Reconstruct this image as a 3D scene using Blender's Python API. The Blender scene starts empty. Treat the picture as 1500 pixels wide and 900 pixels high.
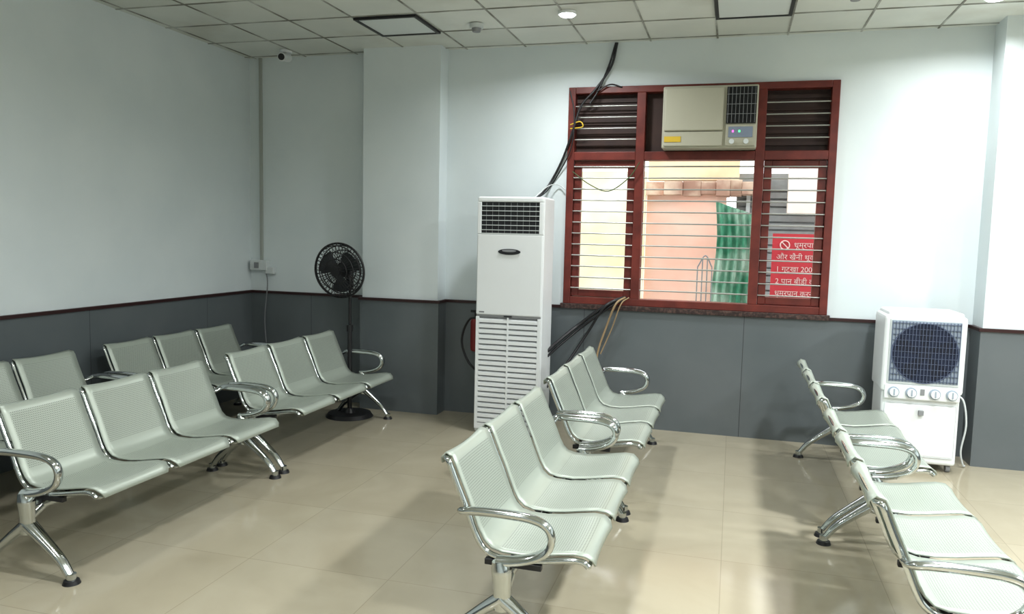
import bpy, bmesh, random
from math import *
from mathutils import Vector, Matrix
random.seed(3)
S=bpy.context.scene
COL=S.collection
try:
    S.view_settings.view_transform='Standard'
    S.view_settings.gamma=.92
    S.view_settings.exposure=.26
except Exception: pass
D=6.077; XL=-4.178; ZT=.925; ZC=2.985; XR=4.6; YB=-3.0

# ---------------- materials ----------------
def mat(name,col,rough=.5,metal=0.,emit=None,es=0.,spec=None,coat=0):
    m=bpy.data.materials.new(name); m.use_nodes=True
    b=m.node_tree.nodes['Principled BSDF']
    b.inputs['Base Color'].default_value=(*col,1); b.inputs['Roughness'].default_value=rough
    b.inputs['Metallic'].default_value=metal
    if emit: b.inputs['Emission Color'].default_value=(*emit,1); b.inputs['Emission Strength'].default_value=es
    if spec is not None: b.inputs['Specular IOR Level'].default_value=spec
    if coat: b.inputs['Coat Weight'].default_value=coat
    return m
def N(m,t): return m.node_tree.nodes.new(t)
def Lk(m,a,b): m.node_tree.links.new(a,b)
def noisy(name,c1,c2,scale=3,rough=.6,bump=0.,metal=0,detail=4,lo=.35,hi=.65,coord='Object',rv=0):
    m=mat(name,c1,rough,metal); b=m.node_tree.nodes['Principled BSDF']
    tc=N(m,'ShaderNodeTexCoord'); n=N(m,'ShaderNodeTexNoise'); n.inputs['Scale'].default_value=scale; n.inputs['Detail'].default_value=detail
    r=N(m,'ShaderNodeValToRGB'); r.color_ramp.elements[0].position=lo; r.color_ramp.elements[1].position=hi
    r.color_ramp.elements[0].color=(*c1,1); r.color_ramp.elements[1].color=(*c2,1)
    Lk(m,tc.outputs[coord],n.inputs['Vector']); Lk(m,n.outputs['Fac'],r.inputs['Fac']); Lk(m,r.outputs['Color'],b.inputs['Base Color'])
    if bump:
        bp=N(m,'ShaderNodeBump'); bp.inputs['Strength'].default_value=bump; bp.inputs['Distance'].default_value=.01
        Lk(m,n.outputs['Fac'],bp.inputs['Height']); Lk(m,bp.outputs['Normal'],b.inputs['Normal'])
    return m
def math_(m,op,a,b=None,c=None):
    n=N(m,'ShaderNodeMath'); n.operation=op
    for i,v in enumerate((a,b,c)):
        if v is None: continue
        if isinstance(v,(int,float)): n.inputs[i].default_value=v
        else: Lk(m,v,n.inputs[i])
    return n.outputs[0]
def mixc(m,f,a,b):
    n=N(m,'ShaderNodeMix'); n.data_type='RGBA'
    if isinstance(f,(int,float)): n.inputs[0].default_value=f
    else: Lk(m,f,n.inputs[0])
    for i,v in ((6,a),(7,b)):
        if isinstance(v,tuple): n.inputs[i].default_value=(*v,1)
        else: Lk(m,v,n.inputs[i])
    return n.outputs[2]

M_wall=noisy('wall_paint',(.68,.745,.762),(.72,.78,.792),2.2,.7,.04)
M_white=mat('white_plastic',(.80,.83,.84),.35)
M_white2=mat('offwhite_plastic',(.62,.66,.66),.4)
M_beige=mat('beige_plastic',(.42,.41,.33),.45)
M_dark=mat('dark_void',(.012,.014,.018),.6)
M_black=mat('black_plastic',(.015,.015,.017),.4)
M_chrome=mat('chrome',(.60,.63,.63),.12,1.)
M_trim=mat('maroon_trim',(.035,.012,.012),.4)
M_red=noisy('red_oxide_paint',(.17,.028,.019),(.11,.017,.012),9,.42)
M_granite=noisy('granite_sill',(.03,.016,.015),(.12,.07,.06),60,.35,lo=.45,hi=.68)
M_blue=mat('cooler_blue',(.010,.018,.05),.5)
M_steel=mat('rod_steel',(.42,.43,.41),.35,.8)
M_grey=mat('grey_plastic',(.25,.26,.27),.5)
M_conduit=mat('conduit_grey',(.40,.42,.39),.5)
M_brown=noisy('brown_board',(.050,.022,.016),(.03,.014,.012),5,.6)
M_yellow=mat('yellow_label',(.6,.42,.04),.5)
M_tan=mat('tan_cable',(.35,.25,.14),.6)
M_tile=noisy('ceiling_tile',(.70,.735,.70),(.78,.81,.77),2.,.85)

# wainscot laminate w/ seams
def wains(name):
    m=noisy(name,(.115,.135,.143),(.138,.156,.164),1.6,.38)
    b=m.node_tree.nodes['Principled BSDF']; old=b.inputs['Base Color'].links[0].from_socket
    tc=N(m,'ShaderNodeTexCoord'); sp=N(m,'ShaderNodeSeparateXYZ'); Lk(m,tc.outputs['Object'],sp.inputs[0])
    s=math_(m,'ADD',sp.outputs[0],sp.outputs[1]); s=math_(m,'ADD',s,-6.16+12.2)
    f=math_(m,'FRACT',math_(m,'DIVIDE',s,1.22)); l=math_(m,'LESS_THAN',f,.004)
    Lk(m,mixc(m,l,old,(.05,.055,.06)),b.inputs['Base Color'])
    return m
M_wain=wains('grey_laminate')

# floor
def floor_mat():
    m=mat('vitrified_tile',(.5,.45,.35),.12); b=m.node_tree.nodes['Principled BSDF']
    tc=N(m,'ShaderNodeTexCoord'); sp=N(m,'ShaderNodeSeparateXYZ'); Lk(m,tc.outputs['Object'],sp.inputs[0])
    T=.69
    fx=math_(m,'DIVIDE',math_(m,'ADD',sp.outputs[0],20*T-.01),T); fy=math_(m,'DIVIDE',math_(m,'ADD',sp.outputs[1],20*T-.2),T)
    gx=math_(m,'LESS_THAN',math_(m,'FRACT',fx),.0055); gy=math_(m,'LESS_THAN',math_(m,'FRACT',fy),.0055)
    g=math_(m,'MAXIMUM',gx,gy)
    cb=N(m,'ShaderNodeCombineXYZ'); Lk(m,math_(m,'FLOOR',fx),cb.inputs[0]); Lk(m,math_(m,'FLOOR',fy),cb.inputs[1])
    wn=N(m,'ShaderNodeTexWhiteNoise'); Lk(m,cb.outputs[0],wn.inputs['Vector'])
    n=N(m,'ShaderNodeTexNoise'); n.inputs['Scale'].default_value=2.2; n.inputs['Detail'].default_value=9; n.inputs['Distortion'].default_value=1.2
    ad=N(m,'ShaderNodeVectorMath'); ad.operation='ADD'; Lk(m,tc.outputs['Object'],ad.inputs[0])
    sc=N(m,'ShaderNodeVectorMath'); sc.operation='SCALE'; Lk(m,cb.outputs[0],sc.inputs[0]); sc.inputs['Scale'].default_value=3.7; Lk(m,sc.outputs[0],ad.inputs[1])
    Lk(m,ad.outputs[0],n.inputs['Vector'])
    c=mixc(m,n.outputs['Fac'],(.36,.325,.235),(.48,.44,.335))
    hv=math_(m,'MULTIPLY',wn.outputs['Value'],.2)
    c=mixc(m,hv,c,(.35,.31,.23))
    c=mixc(m,math_(m,'MULTIPLY',g,.4),c,(.20,.17,.12))
    Lk(m,c,b.inputs['Base Color'])
    Lk(m,math_(m,'ADD',math_(m,'MULTIPLY',n.outputs['Fac'],.05),.10),b.inputs['Roughness'])
    b.inputs['IOR'].default_value=1.55
    return m
M_floor=floor_mat()

# perforated seat steel (uv in metres)
def perf():
    m=mat('perforated_steel',(.5,.54,.5),.40,.3); b=m.node_tree.nodes['Principled BSDF']
    uv=N(m,'ShaderNodeUVMap'); uv.uv_map='UVMap'; sp=N(m,'ShaderNodeSeparateXYZ'); Lk(m,uv.outputs[0],sp.inputs[0])
    P=.0095
    a=math_(m,'DIVIDE',sp.outputs[0],P); c=math_(m,'DIVIDE',sp.outputs[1],P)
    row=math_(m,'MODULO',math_(m,'FLOOR',c),2.); a=math_(m,'ADD',a,math_(m,'MULTIPLY',row,.5))
    fa=math_(m,'SUBTRACT',math_(m,'FRACT',a),.5); fc=math_(m,'SUBTRACT',math_(m,'FRACT',c),.5)
    d=math_(m,'SQRT',math_(m,'ADD',math_(m,'MULTIPLY',fa,fa),math_(m,'MULTIPLY',fc,fc)))
    h=math_(m,'LESS_THAN',d,.25)
    u=math_(m,'ABSOLUTE',math_(m,'SUBTRACT',sp.outputs[0],5.0))
    inn=math_(m,'LESS_THAN',u,.178)
    v=sp.outputs[1]
    v1=math_(m,'MULTIPLY',math_(m,'GREATER_THAN',v,5.07),math_(m,'LESS_THAN',v,5.34))
    v2=math_(m,'MULTIPLY',math_(m,'GREATER_THAN',v,5.44),math_(m,'LESS_THAN',v,5.76))
    vv=math_(m,'MAXIMUM',v1,v2)
    h=math_(m,'MULTIPLY',math_(m,'MULTIPLY',h,inn),vv)
    Lk(m,mixc(m,math_(m,'MULTIPLY',h,.75),(.41,.455,.40),(.10,.11,.10)),b.inputs['Base Color'])
    return m
M_seat=perf()

# ---------------- mesh helpers ----------------
def empty(name,loc=(0,0,0),rz=0):
    e=bpy.data.objects.new(name,None); e.location=loc; e.rotation_euler=(0,0,rz); e.empty_display_size=.1; COL.objects.link(e); return e
def addobj(name,me,mats,parent=None,loc=None,smooth=False):
    o=bpy.data.objects.new(name,me); COL.objects.link(o)
    for m in (mats if isinstance(mats,(list,tuple)) else [mats]):
        me.materials.append(m)
    if parent: o.parent=parent
    if loc: o.location=loc
    if smooth:
        for p in me.polygons: p.use_smooth=True
    return o
class MB:
    """mesh builder collecting parts in one mesh"""
    def __init__(s): s.v=[];s.f=[];s.mi=[];s.sm=[]
    def add(s,vs,fs,mi=0,smooth=False):
        o=len(s.v); s.v+= [tuple(v) for v in vs]
        for f in fs: s.f.append([i+o for i in f]); s.mi.append(mi); s.sm.append(smooth)
    def box(s,x0,x1,y0,y1,z0,z1,mi=0,bev=0.):
        bm=bmesh.new(); bmesh.ops.create_cube(bm,size=1)
        for v in bm.verts:
            v.co=((x0+x1)/2+v.co.x*(x1-x0),(y0+y1)/2+v.co.y*(y1-y0),(z0+z1)/2+v.co.z*(z1-z0))
        if bev: bmesh.ops.bevel(bm,geom=bm.edges[:],offset=bev,segments=3,affect='EDGES',profile=.5)
        bm.verts.index_update()
        s.add([v.co[:] for v in bm.verts],[[v.index for v in f.verts] for f in bm.faces],mi,False); bm.free()
    def tube(s,pts,r,mi=0,seg=10,sub=6,smooth=True,flat=(1,1),closed=False,spline=True):
        P=[Vector(p) for p in pts]; n=len(P)
        R=r if isinstance(r,(list,tuple)) else [r]*n
        Q=[];RR=[]
        if spline and n>2:
            rng=n if closed else n-1
            for i in range(rng):
                if closed: p0,p1,p2,p3=P[(i-1)%n],P[i],P[(i+1)%n],P[(i+2)%n]
                else: p0=P[i-1] if i>0 else P[0]*2-P[1]; p1=P[i];p2=P[i+1]; p3=P[i+2] if i+2<n else P[n-1]*2-P[n-2]
                for k in range(sub):
                    t=k/sub
                    Q.append(.5*((2*p1)+(p2-p0)*t+(2*p0-5*p1+4*p2-p3)*t*t+(3*p1-p0-3*p2+p3)*t**3))
                    RR.append(R[i]*(1-t)+R[(i+1)%n]*t)
            if not closed: Q.append(P[-1]);RR.append(R[-1])
        else: Q=P;RR=list(R)
        m=len(Q)
        T=[]
        for i in range(m):
            if closed: t=Q[(i+1)%m]-Q[(i-1)%m]
            else: t=Q[min(i+1,m-1)]-Q[max(i-1,0)]
            T.append(t.normalized())
        up=Vector((0,1,0)) if abs(T[0].y)<.9 else Vector((1,0,0))
        nrm=(up-T[0]*up.dot(T[0])).normalized()
        vs=[]
        for i in range(m):
            nrm=(nrm-T[i]*nrm.dot(T[i])).normalized(); b=T[i].cross(nrm)
            for k in range(seg):
                a=2*pi*k/seg
                vs.append(Q[i]+(nrm*cos(a)*flat[0]+b*sin(a)*flat[1])*RR[i])
        fs=[]
        for i in range(m if closed else m-1):
            j=(i+1)%m
            for k in range(seg):
                k2=(k+1)%seg
                fs.append([i*seg+k,i*seg+k2,j*seg+k2,j*seg+k])
        s.add(vs,fs,mi,smooth)
        if not closed:
            s.add(vs[:seg],[list(range(seg))[::-1]],mi,False); s.add(vs[-seg:],[list(range(seg))],mi,False)
    def cyl(s,c,r,h,axis='Z',mi=0,seg=24,r2=None):
        r2=r if r2 is None else r2
        vs=[]
        for t,rr in ((-.5,r),(.5,r2)):
            for k in range(seg):
                a=2*pi*k/seg; u,v,w=rr*cos(a),rr*sin(a),t*h
                p={'Z':(u,v,w),'Y':(u,w,v),'X':(w,u,v)}[axis]
                vs.append((c[0]+p[0],c[1]+p[1],c[2]+p[2]))
        fs=[[k,(k+1)%seg,seg+(k+1)%seg,seg+k] for k in range(seg)]
        s.add(vs,fs,mi,True)
        s.add(vs[:seg],[list(range(seg))[::-1]],mi); s.add(vs[seg:],[list(range(seg))],mi)
    def mesh(s,name):
        me=bpy.data.meshes.new(name); me.from_pydata(s.v,[],s.f); me.update()
        for p,mi,sm in zip(me.polygons,s.mi,s.sm): p.material_index=mi; p.use_smooth=sm
        bm=bmesh.new(); bm.from_mesh(me); bmesh.ops.recalc_face_normals(bm,faces=bm.faces[:]); bm.to_mesh(me); bm.free()
        return me
def boxobj(name,x0,x1,y0,y1,z0,z1,m,parent=None,bev=0):
    b=MB(); b.box(x0,x1,y0,y1,z0,z1,0,bev); return addobj(name,b.mesh(name),m,parent)

# ---------------- room ----------------
boxobj('floor',XL-.2,XR+.2,YB-.2,D+.25,-.1,0,M_floor)
boxobj('ceiling',XL-.2,XR+.2,YB-.2,D+.25,ZC,ZC+.1,M_tile)
boxobj('wall_left',XL-.2,XL,YB,D+.2,0,ZC,M_wall)
boxobj('wall_right',XR,XR+.2,YB,D+.2,0,ZC,M_wall)
boxobj('wall_front',XL,XR,YB-.2,YB,0,ZC,M_wall)
WX0,WX1,WZ0,WZ1=-1.27,.655,.975,2.635
b=MB()
b.box(XL,WX0,D,D+.2,0,ZC); b.box(WX1,XR,D,D+.2,0,ZC); b.box(WX0,WX1,D,D+.2,0,WZ0); b.box(WX0,WX1,D,D+.2,WZ1,ZC)
addobj('wall_back',b.mesh('wall_back'),M_wall)
PX0,PX1,PY=-2.985,-2.31,5.905
QX0,QY=1.63,5.84
boxobj('wall_pillar_left',PX0,PX1,PY,D,0,ZC,M_wall)
boxobj('wall_pillar_right',QX0,3.0,QY,D,0,ZC,M_wall)
# wainscot
t=.014
b=MB()
b.box(XL,XL+t,YB,D,0,ZT)
b.box(XL+t,PX0-t,D-t,D,0,ZT); b.box(PX0-t,PX0,PY-t,D,0,ZT); b.box(PX0,PX1+t,PY-t,PY,0,ZT); b.box(PX1,PX1+t,PY,D,0,ZT)
b.box(PX1+t,QX0-t,D-t,D,0,ZT); b.box(QX0-t,QX0,QY-t,D-t,0,ZT); b.box(QX0,3.0,QY-t,QY,0,ZT); b.box(3.0,XR,D-t,D,0,ZT)
b.box(XR-t,XR,YB,D,0,ZT)
addobj('trim_wainscot',b.mesh('trim_wainscot'),M_wain)
b=MB(); q=.026; z0,z1=ZT,ZT+.022
b.box(XL,XL+q,YB,D,z0,z1); b.box(XL+q,PX0-q,D-q,D,z0,z1); b.box(PX0-q,PX0,PY-q,D,z0,z1); b.box(PX0,PX1+q,PY-q,PY,z0,z1); b.box(PX1,PX1+q,PY,D,z0,z1)
b.box(PX1+q,WX0-.02,D-q,D,z0,z1); b.box(WX1+.02,QX0-q,D-q,D,z0,z1); b.box(QX0-q,QX0,QY-q,D-q,z0,z1); b.box(QX0,3.0,QY-q,QY,z0,z1); b.box(XR-q,XR,YB,D,z0,z1)
addobj('trim_rail',b.mesh('trim_rail'),M_trim)
# ceiling grid
TS=.49
b=MB(); w=.006
x=-2.64-4*TS
while x<XR:
    if x>XL: b.box(x-w,x+w,YB,D,ZC-.005,ZC,0)
    x+=TS
y=5.03+2*TS
while y>YB:
    b.box(XL,XR,y-w,y+w,ZC-.0052,ZC,0); y-=TS
addobj('trim_ceiling_grid',b.mesh('trim_ceiling_grid'),noisy('grid_dirty',(.20,.20,.17),(.50,.52,.49),3,.6,lo=.4,hi=.62))
# per tile colour
def tilemat():
    m=M_tile; bs=m.node_tree.nodes['Principled BSDF']; old=bs.inputs['Base Color'].links[0].from_socket
    tc=N(m,'ShaderNodeTexCoord'); sp=N(m,'ShaderNodeSeparateXYZ'); Lk(m,tc.outputs['Object'],sp.inputs[0])
    fx=math_(m,'DIVIDE',math_(m,'ADD',sp.outputs[0],2.64+20*TS),TS); fy=math_(m,'DIVIDE',math_(m,'ADD',sp.outputs[1],-5.03+30*TS),TS)
    cb=N(m,'ShaderNodeCombineXYZ'); Lk(m,math_(m,'FLOOR',fx),cb.inputs[0]); Lk(m,math_(m,'FLOOR',fy),cb.inputs[1])
    wn=N(m,'ShaderNodeTexWhiteNoise'); Lk(m,cb.outputs[0],wn.inputs['Vector'])
    c=mixc(m,math_(m,'MULTIPLY',wn.outputs['Value'],.45),old,(.52,.54,.49))
    n=N(m,'ShaderNodeTexNoise'); n.inputs['Scale'].default_value=1.3; n.inputs['Detail'].default_value=6; Lk(m,tc.outputs['Object'],n.inputs['Vector'])
    mr=N(m,'ShaderNodeMapRange'); mr.inputs[1].default_value=.55; mr.inputs[2].default_value=.75; mr.inputs[3].default_value=0; mr.inputs[4].default_value=.4; Lk(m,n.outputs['Fac'],mr.inputs[0])
    Lk(m,mixc(m,mr.outputs[0],c,(.38,.34,.26)),bs.inputs['Base Color'])
tilemat()

# ---------------- ceiling fixtures ----------------
M_diff=mat('diffuser',(.70,.75,.74),.5)
def panel(x0,x1,y0,y1):
    e=empty('ceiling_panel_light',((x0+x1)/2,(y0+y1)/2,ZC)); a=(x1-x0)/2; c=(y1-y0)/2
    b=MB(); k=.022
    b.box(-a,a,-c,-c+k,-.022,-.006);b.box(-a,a,c-k,c,-.022,-.006);b.box(-a,-a+k,-c+k,c-k,-.022,-.006);b.box(a-k,a,-c+k,c-k,-.022,-.006)
    addobj('frame',b.mesh('frame'),M_black,e)
    b=MB(); b.box(-a+k,a-k,-c+k,c-k,-.016,-.007)
    addobj('diffuser',b.mesh('diffuser'),M_diff,e)
panel(-2.63,-2.16,5.04,5.51); panel(-.19,.29,5.04,5.51)
M_lamp=mat('lamp_glow',(1,1,1),.5,0,(.93,.97,1),25)
def downlight(x,y,W,spread=160):
    e=empty('ceiling_downlight',(x,y,ZC))
    b=MB(); b.cyl((0,0,-.012),.06,.02,'Z',0); addobj('rim',b.mesh('rim'),M_white,e)
    b=MB(); b.cyl((0,0,-.026),.045,.008,'Z',0); addobj('lens',b.mesh('lens'),M_lamp,e)
    l=bpy.data.lights.new('lamp','AREA'); l.shape='DISK'; l.size=.25; l.energy=W; l.color=(.97,.99,1); l.spread=radians(spread)
    o=bpy.data.objects.new('lamp',l); COL.objects.link(o); o.parent=e; o.location=(0,0,-.04)
for x,y,W in [(-1.14,5.20,20),(1.42,5.35,16),(1.28,3.4,58),(3.4,4.4,55),(3.2,2.0,60),(1.28,1.2,55),(-1.2,2.2,26),(1.28,-1,42),(-1.6,-1,26),(-2.9,2.2,9)]:
    downlight(x,y,W)
# smoke detector
for sx,sy in ((-1.83,5.36),(.62,5.1)):
    e=empty('smoke_detector',(sx,sy,ZC)); b=MB(); b.cyl((0,0,-.02),.05,.03,'Z'); b.cyl((0,0,-.045),.028,.03,'Z',1,r2=.035); addobj('body',b.mesh('body'),[M_white2,M_grey],e)
# cctv
e=empty('security_camera',(-3.67,5.85,ZC))
b=MB(); b.cyl((0,0,-.012),.05,.02,'Z'); b.tube([(0,0,-.02),(0,0,-.05),(.01,-.03,-.06)],.016)
b.tube([(-.01,.05,-.05),(.02,-.10,-.075)],.035,0,16); b.tube([(.0202,-.101,-.0752),(.0212,-.106,-.076)],.027,1,16)
addobj('body',b.mesh('body'),[M_white,M_black],e)

# ---------------- window ----------------
win=empty('window_1',(0,D,0))
b=MB()
def wb(x0,x1,z0,z1,y0=-.03,y1=.08,mi=0): b.box(x0,x1,y0,y1,z0,z1,mi,.004)
OX0,OX1,OZ0,OZ1=-1.295,.675,.965,2.65
wb(OX0,OX0+.055,OZ0,OZ1); wb(OX1-.055,OX1,OZ0,OZ1); wb(OX0+.055,OX1-.055,OZ1-.05,OZ1); wb(OX0+.055,OX1-.055,OZ0,OZ0+.055)
wb(-.762,-.695,OZ0+.055,OZ1-.05); wb(.115,.182,OZ0+.055,OZ1-.05)
wb(OX0+.055,-.762,2.09,2.155);wb(-.695,.115,2.09,2.155);wb(.182,OX1-.055,2.09,2.155)
def sash(x0,x1,z0,z1,k=.055):
    y0,y1=.0,.05
    b.box(x0,x0+k,y0,y1,z0,z1,0,.004);b.box(x1-k,x1,y0,y1,z0,z1,0,.004);b.box(x0+k,x1-k,y0,y1,z0,z0+k,0,.004);b.box(x0+k,x1-k,y0,y1,z1-k,z1,0,.004)
sash(OX0+.058,-.765,OZ0+.058,2.087); sash(.185,OX1-.058,OZ0+.058,2.087)
addobj('frame',b.mesh('frame'),M_red,win)
b=MB()
def bar(x0,x1,z): b.tube([(x0,-.012,z),(x1,-.012,z)],.0055,0,8)
z=1.09
while z<2.07:
    bar(OX0+.05,-.76,z); bar(-.70,.12,z); bar(.18,OX1-.05,z); z+=.0865
for z in (2.25,2.335,2.42,2.505): 
    bar(OX0+.05,-.76,z); bar(.18,OX1-.05,z)
addobj('security_bars',b.mesh('bars'),M_steel,win)
b=MB()
for x0,x1 in ((OX0+.055,-.762),(.182,OX1-.055)):
    b.box(x0,x1,.06,.075,2.155,2.60)
    for i in range(5):
        zz=2.20+i*.085; b.box(x0,x1,.045,.06,zz,zz+.03)
b.box(-.695,.115,.06,.075,2.155,2.60)
addobj('boards',b.mesh('boards'),M_brown,win)
b=MB(); b.box(OX0-.02,OX1+.02,-.04,.0,OZ0-.04,OZ0,0,.004); addobj('sill',b.mesh('sill'),M_granite,win)
# window AC unit
wac=empty('window_air_conditioner',(0,D,0))
b=MB(); X0,X1,Z0,Z1=-.555,.118,2.16,2.61
b.box(X0,X1,-.17,.055,Z0,Z1,0,.012)
b.box(X0+.015,X0+.435,-.190,-.165,Z0+.125,Z1-.015,0,.01)
b.box(X0+.015,X0+.435,-.185,-.165,Z0+.015,Z0+.118,0,.006)
b.box(X0+.455,X1-.012,-.176,-.168,Z0+.175,Z1-.015,1)
for i in range(8):
    x=X0+.464+i*.0265; b.box(x,x+.003,-.19,-.172,Z0+.18,Z1-.02,5)
for i in range(3):
    z=Z0+.24+i*.07; b.box(X0+.457,X1-.014,-.186,-.174,z,z+.003,5)
b.box(X0+.455,X1-.012,-.184,-.168,Z0+.015,Z0+.165,0,.004)
b.box(X0+.475,X1-.03,-.1875,-.183,Z0+.075,Z0+.15,4)
b.cyl((X0+.50,-.19,Z0+.045),.018,.02,'Y',2);b.cyl((X0+.60,-.19,Z0+.045),.018,.02,'Y',2)
b.box(X0+.50,X0+.512,-.189,-.184,Z0+.11,Z0+.125,6); b.box(X0+.545,X0+.557,-.189,-.184,Z0+.11,Z0+.125,7)
b.box(X0+.02,X0+.14,-.189,-.184,Z0+.045,Z0+.085,3)
addobj('body',b.mesh('body'),[M_beige,M_dark,M_white2,M_yellow,mat('ctl_panel',(.22,.26,.34),.3),M_grey,mat('pink_led',(.8,.1,.5),.4,0,(1,.1,.6),2),mat('green_led',(.1,.8,.3),.4,0,(.1,1,.3),1.5)],wac)

# ---------------- outside ----------------
def out(name,x0,x1,z0,z1,y,m,th=.1):
    return boxobj(name,x0,x1,y,y+th,z0,z1,m)
boxobj('ground_outside',-9,9,D+.25,12,-.12,-.02,noisy('concrete',(.4,.38,.35),(.5,.48,.44),2,.9))
out('building_wall_cream',-4,-.93,-.02,2.2,8.4,noisy('cream_wall',(.84,.76,.46),(.88,.85,.68),2,.9),.08)
e=empty('pink_building',(0,8.5,0))
b=MB(); b.box(-.93,-.10,0,.2,-.02,1.98,0); b.box(-.93,.02,.05,.25,2.12,2.36,1); b.box(-.93,.4,.02,.25,2.36,3.4,2)
addobj('walls',b.mesh('walls'),[noisy('pink_wall',(.86,.49,.38),(.88,.64,.53),2,.9,lo=.3,hi=.7),noisy('peach_wall',(.80,.56,.36),(.86,.72,.5),2,.9),noisy('upper_wall',(.84,.78,.60),(.78,.68,.48),2,.9)],e)
random.seed(5)
b=MB()
xs=-.93
while xs<.30:
    wd=random.uniform(.10,.24); hh=random.uniform(.03,.09); dp=random.uniform(.04,.14)
    b.box(xs,xs+wd,-dp,.2,1.98-hh*.4,2.12-random.uniform(0,.03),random.choice((0,0,1)),.008); xs+=wd
addobj('broken_ledge',b.mesh('ledge'),[noisy('broken_plaster',(.66,.52,.40),(.38,.23,.17),3,.9,lo=.4,hi=.6),noisy('brick_bits',(.45,.22,.14),(.70,.56,.42),6,.9)],e)
b=MB(); b.box(.0,1.2,.15,.3,-.02,2.2,0)
for i in range(26):
    z=.02+i*.08; b.box(.02,1.2,.12,.15,z,z+.06,0)
b.box(.10,.14,.05,.12,-.02,2.1,1)
addobj('rolling_shutter',b.mesh('shutter'),[noisy('grey_shutter',(.24,.26,.26),(.38,.40,.40),3,.6),M_white2],e)
b=MB(); b.box(.50,4,-.15,.0,1.78,3.0,0)
addobj('sign_fascia',b.mesh('fascia'),noisy('outside_white',(.84,.80,.74),(.86,.72,.60),2,.9),e)
# green tarp as wavy sheet
bm=bmesh.new(); n=24
vs=[]
for j in range(12):
    for i in range(n+1):
        vs.append(bm.verts.new((-.19+.36*i/n+.02*sin(j*.9),8.15+.03*sin(i*1.3)+.015*sin(j*2+i*.7),-.02+1.9*j/11-.12*(i/n)*(j/11))))
for j in range(11):
    for i in range(n): 
        a=j*(n+1)+i; bm.faces.new((vs[a],vs[a+1],vs[a+n+2],vs[a+n+1]))
me=bpy.data.meshes.new('tarp'); bm.to_mesh(me); bm.free()
addobj('green_tarp',me,noisy('green_cloth',(.06,.27,.16),(.40,.55,.45),3,.8,lo=.4,hi=.62),smooth=True)
e=empty('notice_poster',(.40,7.60,-.02))
b=MB(); b.box(-.06,.55,0,.02,.45,1.585,0); b.box(-.03,.0,.02,.05,.0,1.5,1); b.box(.5,.53,.02,.05,0,1.5,1)
addobj('board',b.mesh('board'),[mat('poster_red',(.55,.045,.06),.5),M_grey],e)
M_ptext=mat('poster_text',(.82,.58,.55),.5)
lines=["धूम्रपान निषेध","और खैनी थूकने","1 गुटखा 200","2 पान बीड़ी व","धूम्रपान करना","आदेश प्रशासन"]
for i,tx in enumerate(lines):
    c=bpy.data.curves.new('line','FONT'); c.body=tx; c.size=.068; c.extrude=.002
    o=bpy.data.objects.new('text_line',c); COL.objects.link(o); o.parent=e; o.location=((.13 if i==0 else -.02),-.004,1.46-i*.112); o.rotation_euler=(pi/2,0,0); c.materials.append(M_ptext)
b=MB(); b.tube([(.05+.04*cos(a*pi/8),-.004,1.48+.04*sin(a*pi/8)) for a in range(16)],.006,0,6,closed=True); b.tube([(.02,-.004,1.51),(.08,-.004,1.45)],.006,0,6)
addobj('no_smoking_symbol',b.mesh('sym'),M_ptext,e)
e=empty('metal_railing',(-.33,7.7,-.02)); b=MB()
for i in range(4): b.tube([(i*.045,0,0),(i*.045,0,1.25+.09*sin(i*1.05))],.006,0,6)
b.tube([(0,0,1.25),(.07,0,1.36),(.135,0,1.25)],.007,0,6); addobj('rails',b.mesh('rails'),M_grey,e)

# ---------------- tower AC ----------------
tac=empty('floor_standing_air_conditioner',(-1.585,5.48,0))
W=.255; H=1.775; DD=.34
b=MB()
b.box(-W,W,.02,DD,.0,H,0,.014)
b.box(-W+.005,W-.005,0,.03,.90,1.50,0,.008)
b.box(-W+.005,W-.005,0,.03,1.735,H-.004,0,.008)
b.box(-W+.005,-W+.035,0,.03,1.50,1.735,0,.004); b.box(W-.035,W-.005,0,.03,1.50,1.735,0,.004)
b.box(-W+.03,W-.03,.008,.024,1.50,1.735,1)
for i in range(6):
    z=1.528+i*.035; b.box(-W+.035,W-.035,.0,.014,z,z+.005,2)
for i in range(9):
    x=-W+.07+i*.047; b.box(x,x+.003,.006,.02,1.505,1.73,3)
b.box(-W+.035,W-.035,0,.012,1.50,1.508,2);
b.box(-W+.005,-W+.03,0,.03,.07,.885,0,.003); b.box(W-.03,W-.005,0,.03,.07,.885,0,.003); b.box(-W+.005,W-.005,0,.03,.03,.075,0,.003)
b.box(-W+.03,W-.03,.016,.024,.07,.885,3)
nS=20
for i in range(nS):
    z=.082+i*(.80/nS)
    vs=[(-W+.03,-.002,z),(W-.03,-.002,z),(W-.03,-.002,z+.022),(-W+.03,-.002,z+.022),(-W+.03,.018,z+.006),(W-.03,.018,z+.006),(W-.03,.018,z+.03),(-W+.03,.018,z+.03)]
    b.add(vs,[[0,1,2,3],[3,2,6,7],[0,4,5,1],[4,7,6,5],[0,3,7,4],[1,5,6,2]],0)
b.box(-.006,.006,-.003,.018,.075,.885,0)
b.box(-W+.01,W-.01,.004,.03,.883,.902,3)
vs=[];n=28
for yy in (-.006,.004):
    for k in range(n):
        a=2*pi*k/n; vs.append((.0+.085*cos(a),yy,1.372+.022*sin(a)))
b.add(vs,[list(range(n))]+[[k,(k+1)%n,n+(k+1)%n,n+k] for k in range(n)],1)
vs=[(.0+.055*cos(2*pi*k/n),-.0075,1.380+.010*sin(2*pi*k/n)) for k in range(n)]
b.add(vs,[list(range(n))],3)
b.box(-W+.03,-W+.07,-.0015,.004,.915,.925,3)
b.box(-.03,.03,-.004,.004,.89,.897,1)
addobj('body',b.mesh('body'),[M_white,M_dark,M_white2,M_grey,M_steel],tac)

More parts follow.
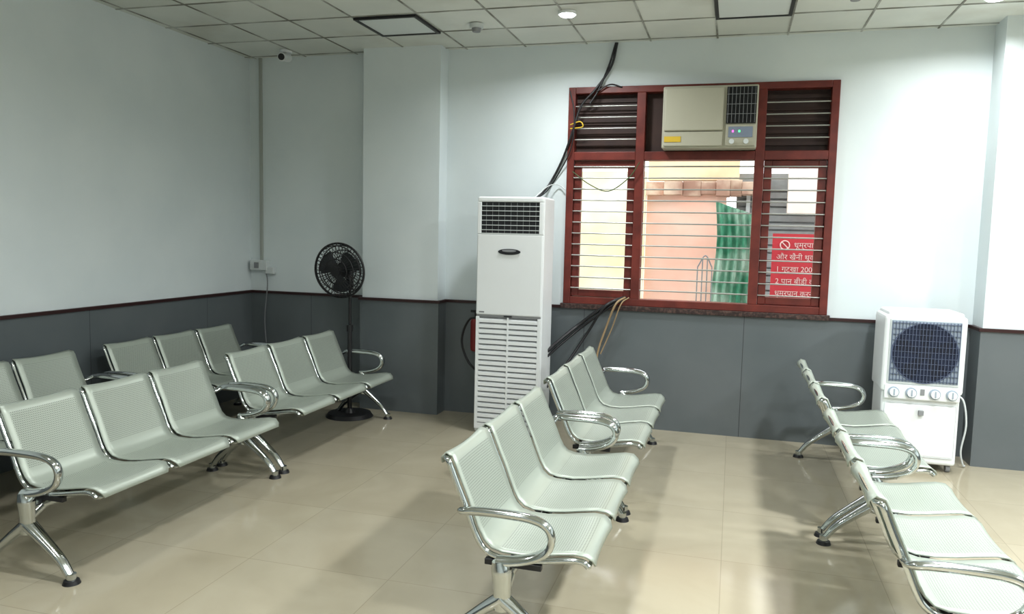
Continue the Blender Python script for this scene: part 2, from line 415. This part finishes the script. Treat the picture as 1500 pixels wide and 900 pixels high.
# ---------------- air cooler ----------------
ac=empty('air_cooler',(1.225,5.55,0))
W=.245; b=MB()
b.box(-W+.01,W-.01,.02,.36,.05,.55,0,.02)
b.box(-W,W,.0,.38,.52,1.035,0,.025)
b.box(-W+.02,W-.02,.01,.36,1.01,1.06,0,.02)
b.box(-W+.03,W-.03,-.008,.02,.58,1.01,2,.006)
cz=.790; R=.196
b.box(-W+.04,W-.04,-.0095,-.006,.595,1.0,5)
b.cyl((0,-.0105,cz),R,.004,'Y',1,48)
for i in range(21):
    x=-W+.045+i*((2*W-.09)/20); b.box(x-.0012,x+.0012,-.022,-.0115,.60,.995,6)
for i in range(11):
    z=.61+i*.0375; b.box(-W+.045,W-.045,-.020,-.0118,z-.0011,z+.0011,6)
b.tube([(R*cos(2*pi*k/24),-.012,cz+R*sin(2*pi*k/24)) for k in range(24)],.004,6,6,closed=True)
for i in range(5):
    a=i*2*pi/5
    b.add([(.03*cos(a),-.0135,cz+.03*sin(a)),(.18*cos(a),-.0135,cz+.18*sin(a)),(.18*cos(a+.6),-.0135,cz+.18*sin(a+.6)),(.03*cos(a+.9),-.0135,cz+.03*sin(a+.9))],[[0,1,2,3]],4)
b.cyl((0,-.014,cz),.04,.006,'Y',4)
b.box(-W+.02,W-.02,-.012,.02,.48,.575,0,.008)
for x in (-.17,-.065,.075,.175):
    b.cyl((x,-.018,.528),.034,.014,'Y',5); b.cyl((x,-.030,.528),.026,.02,'Y',0); b.box(x-.004,x+.004,-.045,-.038,.51,.55,5)
b.box(-.01,.015,-.016,-.01,.515,.555,3)
b.box(-.01,.02,-.01,.02,.38,.41,3)
b.box(-W+.03,W-.03,.012,.022,.10,.45,0,.01)
for x in (-.2,.2):
    for y in (.07,.31):
        b.cyl((x,y,.026),.026,.025,'X',3,16); b.box(x-.012,x+.012,y-.012,y+.012,.03,.06,3)
addobj('body',b.mesh('body'),[M_white,M_blue,M_white2,M_grey,mat('fan_dark',(.006,.010,.028),.5),mat('louvre_blue_grey',(.34,.40,.47),.4),mat('louvre_dark',(.12,.15,.23),.4)],ac)
e=empty('cooler_power_cord',(0,0,0)); b=MB()
b.tube([(1.475,5.74,.50),(1.52,5.72,.46),(1.545,5.72,.30),(1.53,5.74,.12),(1.555,5.76,.02),(1.57,5.78,.01)],.006,0,8)
addobj('cord',b.mesh('cord'),M_white2,e)

# ---------------- pedestal fan ----------------
fan=empty('pedestal_fan',(-2.94,5.60,0))
b=MB()
b.cyl((0,0,.016),.19,.03,'Z',0,36,.17); b.cyl((0,0,.045),.05,.04,'Z',0,24,.03)
b.tube([(0,0,.04),(0,0,.72)],.018,0,12); b.tube([(0,0,.7),(0,0,1.06)],.012,1,12); b.cyl((0,0,.72),.026,.05,'Z',0)
addobj('stand',b.mesh('stand'),[M_black,M_black],fan)
b=MB(); R=.215
for yy,rr in ((0,R),(-.035,R*.93),(.045,R*.9),(-.06,R*.45),(.07,R*.5),(-.052,R*.7),(.062,R*.72)):
    b.tube([(rr*cos(2*pi*k/28),yy,rr*sin(2*pi*k/28)) for k in range(28)],.0045 if yy else .009,0,6,sub=2,closed=True)
for k in range(40):
    a=2*pi*k/40; c,s=cos(a),sin(a)
    b.tube([(.03*c,-.065,.03*s),(R*.5*c,-.06,R*.5*s),(R*.93*c,-.035,R*.93*s),(R*c,0,R*s)],.0026,0,5,3)
    b.tube([(.05*c,.075,.05*s),(R*.5*c,.07,R*.5*s),(R*.9*c,.045,R*.9*s),(R*c,0,R*s)],.0026,0,5,3)
b.cyl((0,-.068,0),.04,.01,'Y',0)
b.cyl((0,.12,0),.06,.13,'Y',0,20,.05); b.cyl((0,0,0),.03,.10,'Y',0)
for i in range(3):
    a0=i*2*pi/3; vs=[]
    for r in (.025,.09,.14,.175):
        for j in range(5):
            a=a0+(j/4)*1.25*(1-.15*(r>.15)); vs.append((r*cos(a),.02-.04*j/4,r*sin(a)))
    b.add(vs,[[p*5+q,p*5+q+1,(p+1)*5+q+1,(p+1)*5+q] for p in range(3) for q in range(4)],1,True)
o=addobj('head',b.mesh('head'),[M_black,mat('blade_dark',(.03,.035,.04),.4)],fan,(-.045,-.09,1.185)); o.rotation_euler=(radians(6),0,radians(-2))
b=MB(); b.tube([(0,0,1.03),(0,.0,1.10),(-.02,.01,1.16)],.028,0,10); addobj('neck',b.mesh('neck'),M_black,fan)

# ---------------- benches ----------------
prof=[(-.020,.660),(-.022,.676),(-.010,.690),(.004,.686),(.018,.654),(.042,.596),(.068,.538),(.092,.48),(.112,.43),(.134,.39),(.165,.362),(.21,.350),(.28,.348),(.35,.356),(.42,.368),(.475,.376),(.510,.374),(.528,.360),(.534,.342)]
SP=.462; HW=.214
def seat_mesh():
    verts=[];faces=[];uvs=[]
    nu=10; L=0; n=len(prof)
    for i,(x,z) in enumerate(prof):
        if i: L+=hypot(x-prof[i-1][0],z-prof[i-1][1])
        w=HW
        if i<=3: w=HW-.028+.008*i
        elif i<7: w=HW-.004
        if i>=n-2: w=HW-.012*(i-n+3)
        for j in range(nu+1):
            s=-1+2*j/nu
            dip=0.010*(s*s)
            tx=(prof[min(i+1,n-1)][0]-prof[max(i-1,0)][0]); tz=(prof[min(i+1,n-1)][1]-prof[max(i-1,0)][1]); l=hypot(tx,tz)
            nx,nz=-tz/l,tx/l
            verts.append((x+nx*dip,s*w,z+nz*dip)); uvs.append((5+s*w,5+L))
    for i in range(n-1):
        for j in range(nu):
            a=i*(nu+1)+j; faces.append((a,a+1,a+nu+2,a+nu+1))
    V=[];F=[];U=[]
    for c in (-SP,0,SP):
        o=len(V)
        V+=[(v[0],v[1]+c,v[2]) for v in verts]; F+=[tuple(k+o for k in f) for f in faces]; U+=uvs
    me=bpy.data.meshes.new('seats'); me.from_pydata(V,[],F)
    ul=me.uv_layers.new(name='UVMap')
    for p in me.polygons:
        p.use_smooth=True
        for li in p.loop_indices: ul.data[li].uv=U[me.loops[li].vertex_index]
    me.materials.append(M_seat)
    return me
ME_seat=seat_mesh()
b=MB()
for c in (-SP,0,SP):
    for s in (-1,1):
        pts=[(x-.002,c+s*(HW+.003),z-.008) for x,z in prof[2:-1]]
        pts=[(-.014,c+s*(HW-.015),.682)]+pts[1:]
        b.tube(pts,.011,0,10,3)
    b.tube([(-.016,c-HW+.02,.682),(-.016,c+HW-.02,.682)],.009,0,8)
    b.tube([(.527,c-HW+.005,.350),(.527,c+HW-.005,.350)],.009,0,8)
ME_frame=b.mesh('seat_frames'); ME_frame.materials.append(M_chrome)
b=MB()
b.tube([(.235,-.735,.295),(.235,.735,.295)],.026,0,14)
for y in (-SP*1.47,-SP/2,SP/2,SP*1.47):
    b.box(.15,.36,y-.012,y+.012,.315,.337,1,.003)
for y in (-SP,0,SP):
    b.box(.16,.32,y-.09,y+.09,.316,.338,1,.004)
ME_beam=b.mesh('beam'); ME_beam.materials.append(M_chrome); ME_beam.materials.append(M_black)
b=MB()
for s in (-1,1):
    y=s*.752
    b.tube([(.225,y,.365),(.232,y,.33),(.236,y,.27),(.236,y,.19)],[.028,.036,.032,.030],0,14)
    for xs in (1,-1):
        X=lambda d:.236+xs*d
        b.tube([(.236-xs*.005,y,.235),(X(.035),y,.205),(X(.10),y,.155),(X(.17),y,.095),(X(.215),y,.035)],[.030,.028,.023,.020,.018],0,12,6,flat=(1.15,.85))
        b.cyl((X(.222),y,.028),.02,.03,'Z',0,16); b.cyl((X(.222),y,.008),.036,.016,'Z',1,20,.03)
    b.tube([(.236,y,.26),(.236,y-s*.06,.29)],.03,0,12)
ME_leg=b.mesh('legs'); ME_leg.materials.append(M_chrome); ME_leg.materials.append(M_black)
b=MB()
for s in (-1,1):
    y=s*.752
    b.tube([(.075,s*.680,.510),(.078,s*.71,.515),(.088,y,.526),(.14,y,.531),(.25,y,.532),(.34,y,.526),(.392,y,.503),(.408,y,.460),(.388,y,.415),(.335,y,.385),(.27,y,.368),(.215,y,.362)],
           [.012,.014,.017,.020,.021,.021,.020,.019,.019,.019,.019,.02],0,12,5,flat=(1.25,.8))
ME_arm=b.mesh('armrests'); ME_arm.materials.append(M_chrome)
def bench(x,y,rz=0):
    e=empty('waiting_area_bench',(x,y,0),rz)
    for nm,me in (('seats',ME_seat),('seat_frames',ME_frame),('beam',ME_beam),('legs',ME_leg),('armrests',ME_arm)):
        o=bpy.data.objects.new(nm,me); COL.objects.link(o); o.parent=e
        if nm=='seats':
            md=o.modifiers.new('sol','SOLIDIFY'); md.thickness=.006; md.offset=-1
bench(-3.06,3.26); bench(-3.07,4.87); bench(-4.02,3.26); bench(-4.02,4.87); bench(-.96,3.26); bench(-.965,4.87); bench(.485,3.28); bench(.485,4.89)

# ---------------- cables etc ----------------
e=empty('wall_conduit',(0,0,0)); b=MB()
b.box(-4.072,-4.048,D-.02,D,1.22,ZC,0); addobj('channel',b.mesh('channel'),M_conduit,e)
e=empty('electrical_switch_box',(0,0,0)); b=MB()
b.box(-4.15,-3.98,D-.06,D,1.13,1.22,0,.006); b.box(-4.0,-3.92,D-.05,D,1.10,1.16,0,.006); b.box(-4.10,-4.06,D-.07,D-.06,1.15,1.2,1)
b.tube([(-4.0,D-.04,1.13),(-3.99,D-.03,1.0),(-4.02,D-.03,.7),(-4.0,D-.03,.4)],.005,1,6)
addobj('box',b.mesh('box'),[M_white2,M_grey],e)
E_c=empty('power_cables'); E_p=empty('air_conditioner_pipes')
def cable(par,name,pts,r,m):
    b=MB(); b.tube(pts,r,0,8); addobj(name,b.mesh(name),m,par)
Y=D-.03
cable(E_c,'main_cable',[(-.93,Y,2.975),(-.97,Y,2.80),(-1.08,Y-.02,2.63),(-1.19,Y-.03,2.50),(-1.25,Y-.04,2.30),(-1.33,Y,2.10),(-1.42,Y,1.92),(-1.47,Y-.1,1.82),(-1.48,5.75,1.775)],.009,M_black)
cable(E_c,'second_cable',[(-.94,Y,2.975),(-.99,Y,2.80),(-1.06,Y-.02,2.62),(-1.12,Y-.03,2.52)],.008,M_black)
cable(E_c,'thin_cable',[(-1.28,Y-.03,2.62),(-1.24,Y-.04,2.45),(-1.25,Y-.05,2.2),(-1.34,Y,2.02),(-1.45,Y,1.85),(-1.48,5.78,1.77)],.005,M_black)
cable(E_c,'white_cable',[(-1.46,5.70,1.78),(-1.42,Y-.1,1.88),(-1.36,Y,1.90),(-1.30,Y,1.86)],.004,M_white2)
cable(E_c,'yellow_tie',[(-1.27,Y-.03,2.36),(-1.19,Y-.05,2.38),(-1.17,Y-.05,2.34),(-1.27,Y-.03,2.33)],.005,M_yellow)
cable(E_c,'top_cable',[(-1.07,Y-.03,2.61),(-.97,Y-.02,2.66),(-.88,Y,2.64)],.006,M_black)
cable(E_c,'hanging_loop',[(-1.24,Y-.04,2.0),(-1.1,Y-.05,1.90),(-.95,Y-.05,1.85),(-.8,Y-.05,1.95),(-.72,Y-.05,2.07)],.004,mat('green_wire',(.05,.09,.03),.5))
cable(E_p,'pipe_1',[(-1.33,5.72,.62),(-1.28,5.85,.68),(-1.15,Y-.05,.80),(-1.0,Y-.06,.92),(-.88,Y-.05,1.0),(-.80,Y+.02,1.03)],.014,M_black)
cable(E_p,'pipe_2',[(-1.33,5.72,.58),(-1.28,5.85,.64),(-1.15,Y-.05,.765),(-1.0,Y-.06,.885),(-.88,Y-.05,.975),(-.78,Y+.02,1.02)],.010,M_black)
cable(E_p,'pipe_3',[(-1.33,5.72,.34),(-1.22,5.9,.50),(-1.08,Y-.04,.74),(-.95,Y-.08,.95),(-.84,Y+.0,1.02)],.010,M_black)
cable(E_p,'drain_hose_1',[(-.80,Y,1.03),(-.86,Y-.08,.98),(-.93,Y-.05,.80),(-.99,Y-.05,.60),(-1.0,Y-.05,.45),(-1.0,Y-.05,.3)],.008,M_tan)
cable(E_p,'drain_hose_2',[(-.77,Y,1.03),(-.82,Y-.08,.98),(-.89,Y-.05,.78),(-.97,Y-.05,.58)],.005,M_tan)
cable(empty('wall_cable_loop'),'loop',[(-1.86,5.75,.82),(-1.98,5.8,.83),(-2.06,5.85,.72),(-2.07,5.85,.60),(-2.0,5.82,.47),(-1.90,5.78,.40),(-1.84,5.7,.38)],.009,M_black)
e=empty('fire_extinguisher',(-1.99,5.97,.18)); b=MB()
b.tube([(0,0,.36),(0,0,.39),(0,0,.60),(0,0,.64)],[.03,.05,.05,.02],0,18); b.cyl((0,0,.66),.018,.05,'Z',1); b.box(-.05,.03,-.01,.01,.68,.70,1); b.box(-.03,.03,.04,.10,.45,.47,1)
addobj('body',b.mesh('body'),[mat('ext_red',(.25,.03,.03),.4),M_black],e)

# ---------------- world ----------------
w=bpy.data.worlds.new('World'); S.world=w; w.use_nodes=True
bg=w.node_tree.nodes['Background']; bg.inputs[0].default_value=(.96,.98,1,1); bg.inputs[1].default_value=2.6

# ---------------- camera ----------------
yaw,pit,rol,F=.27644,.09339,.02338,1135.27
fh=Vector((-sin(yaw),cos(yaw),0)); r0=Vector((cos(yaw),sin(yaw),0)); zz=Vector((0,0,1))
f=cos(pit)*fh-sin(pit)*zz; u0=sin(pit)*fh+cos(pit)*zz
r=cos(rol)*r0+sin(rol)*u0; u=cos(rol)*u0-sin(rol)*r0
cd=bpy.data.cameras.new('Camera'); cam=bpy.data.objects.new('Camera',cd); COL.objects.link(cam)
mw=Matrix.Identity(4)
for i in range(3): mw[i][0]=r[i]; mw[i][1]=u[i]; mw[i][2]=-f[i]
mw[0][3],mw[1][3],mw[2][3]=0,0,1.5
cam.matrix_world=mw; cd.sensor_width=36; cd.lens=F*36/1500; cd.clip_start=.05
S.camera=cam
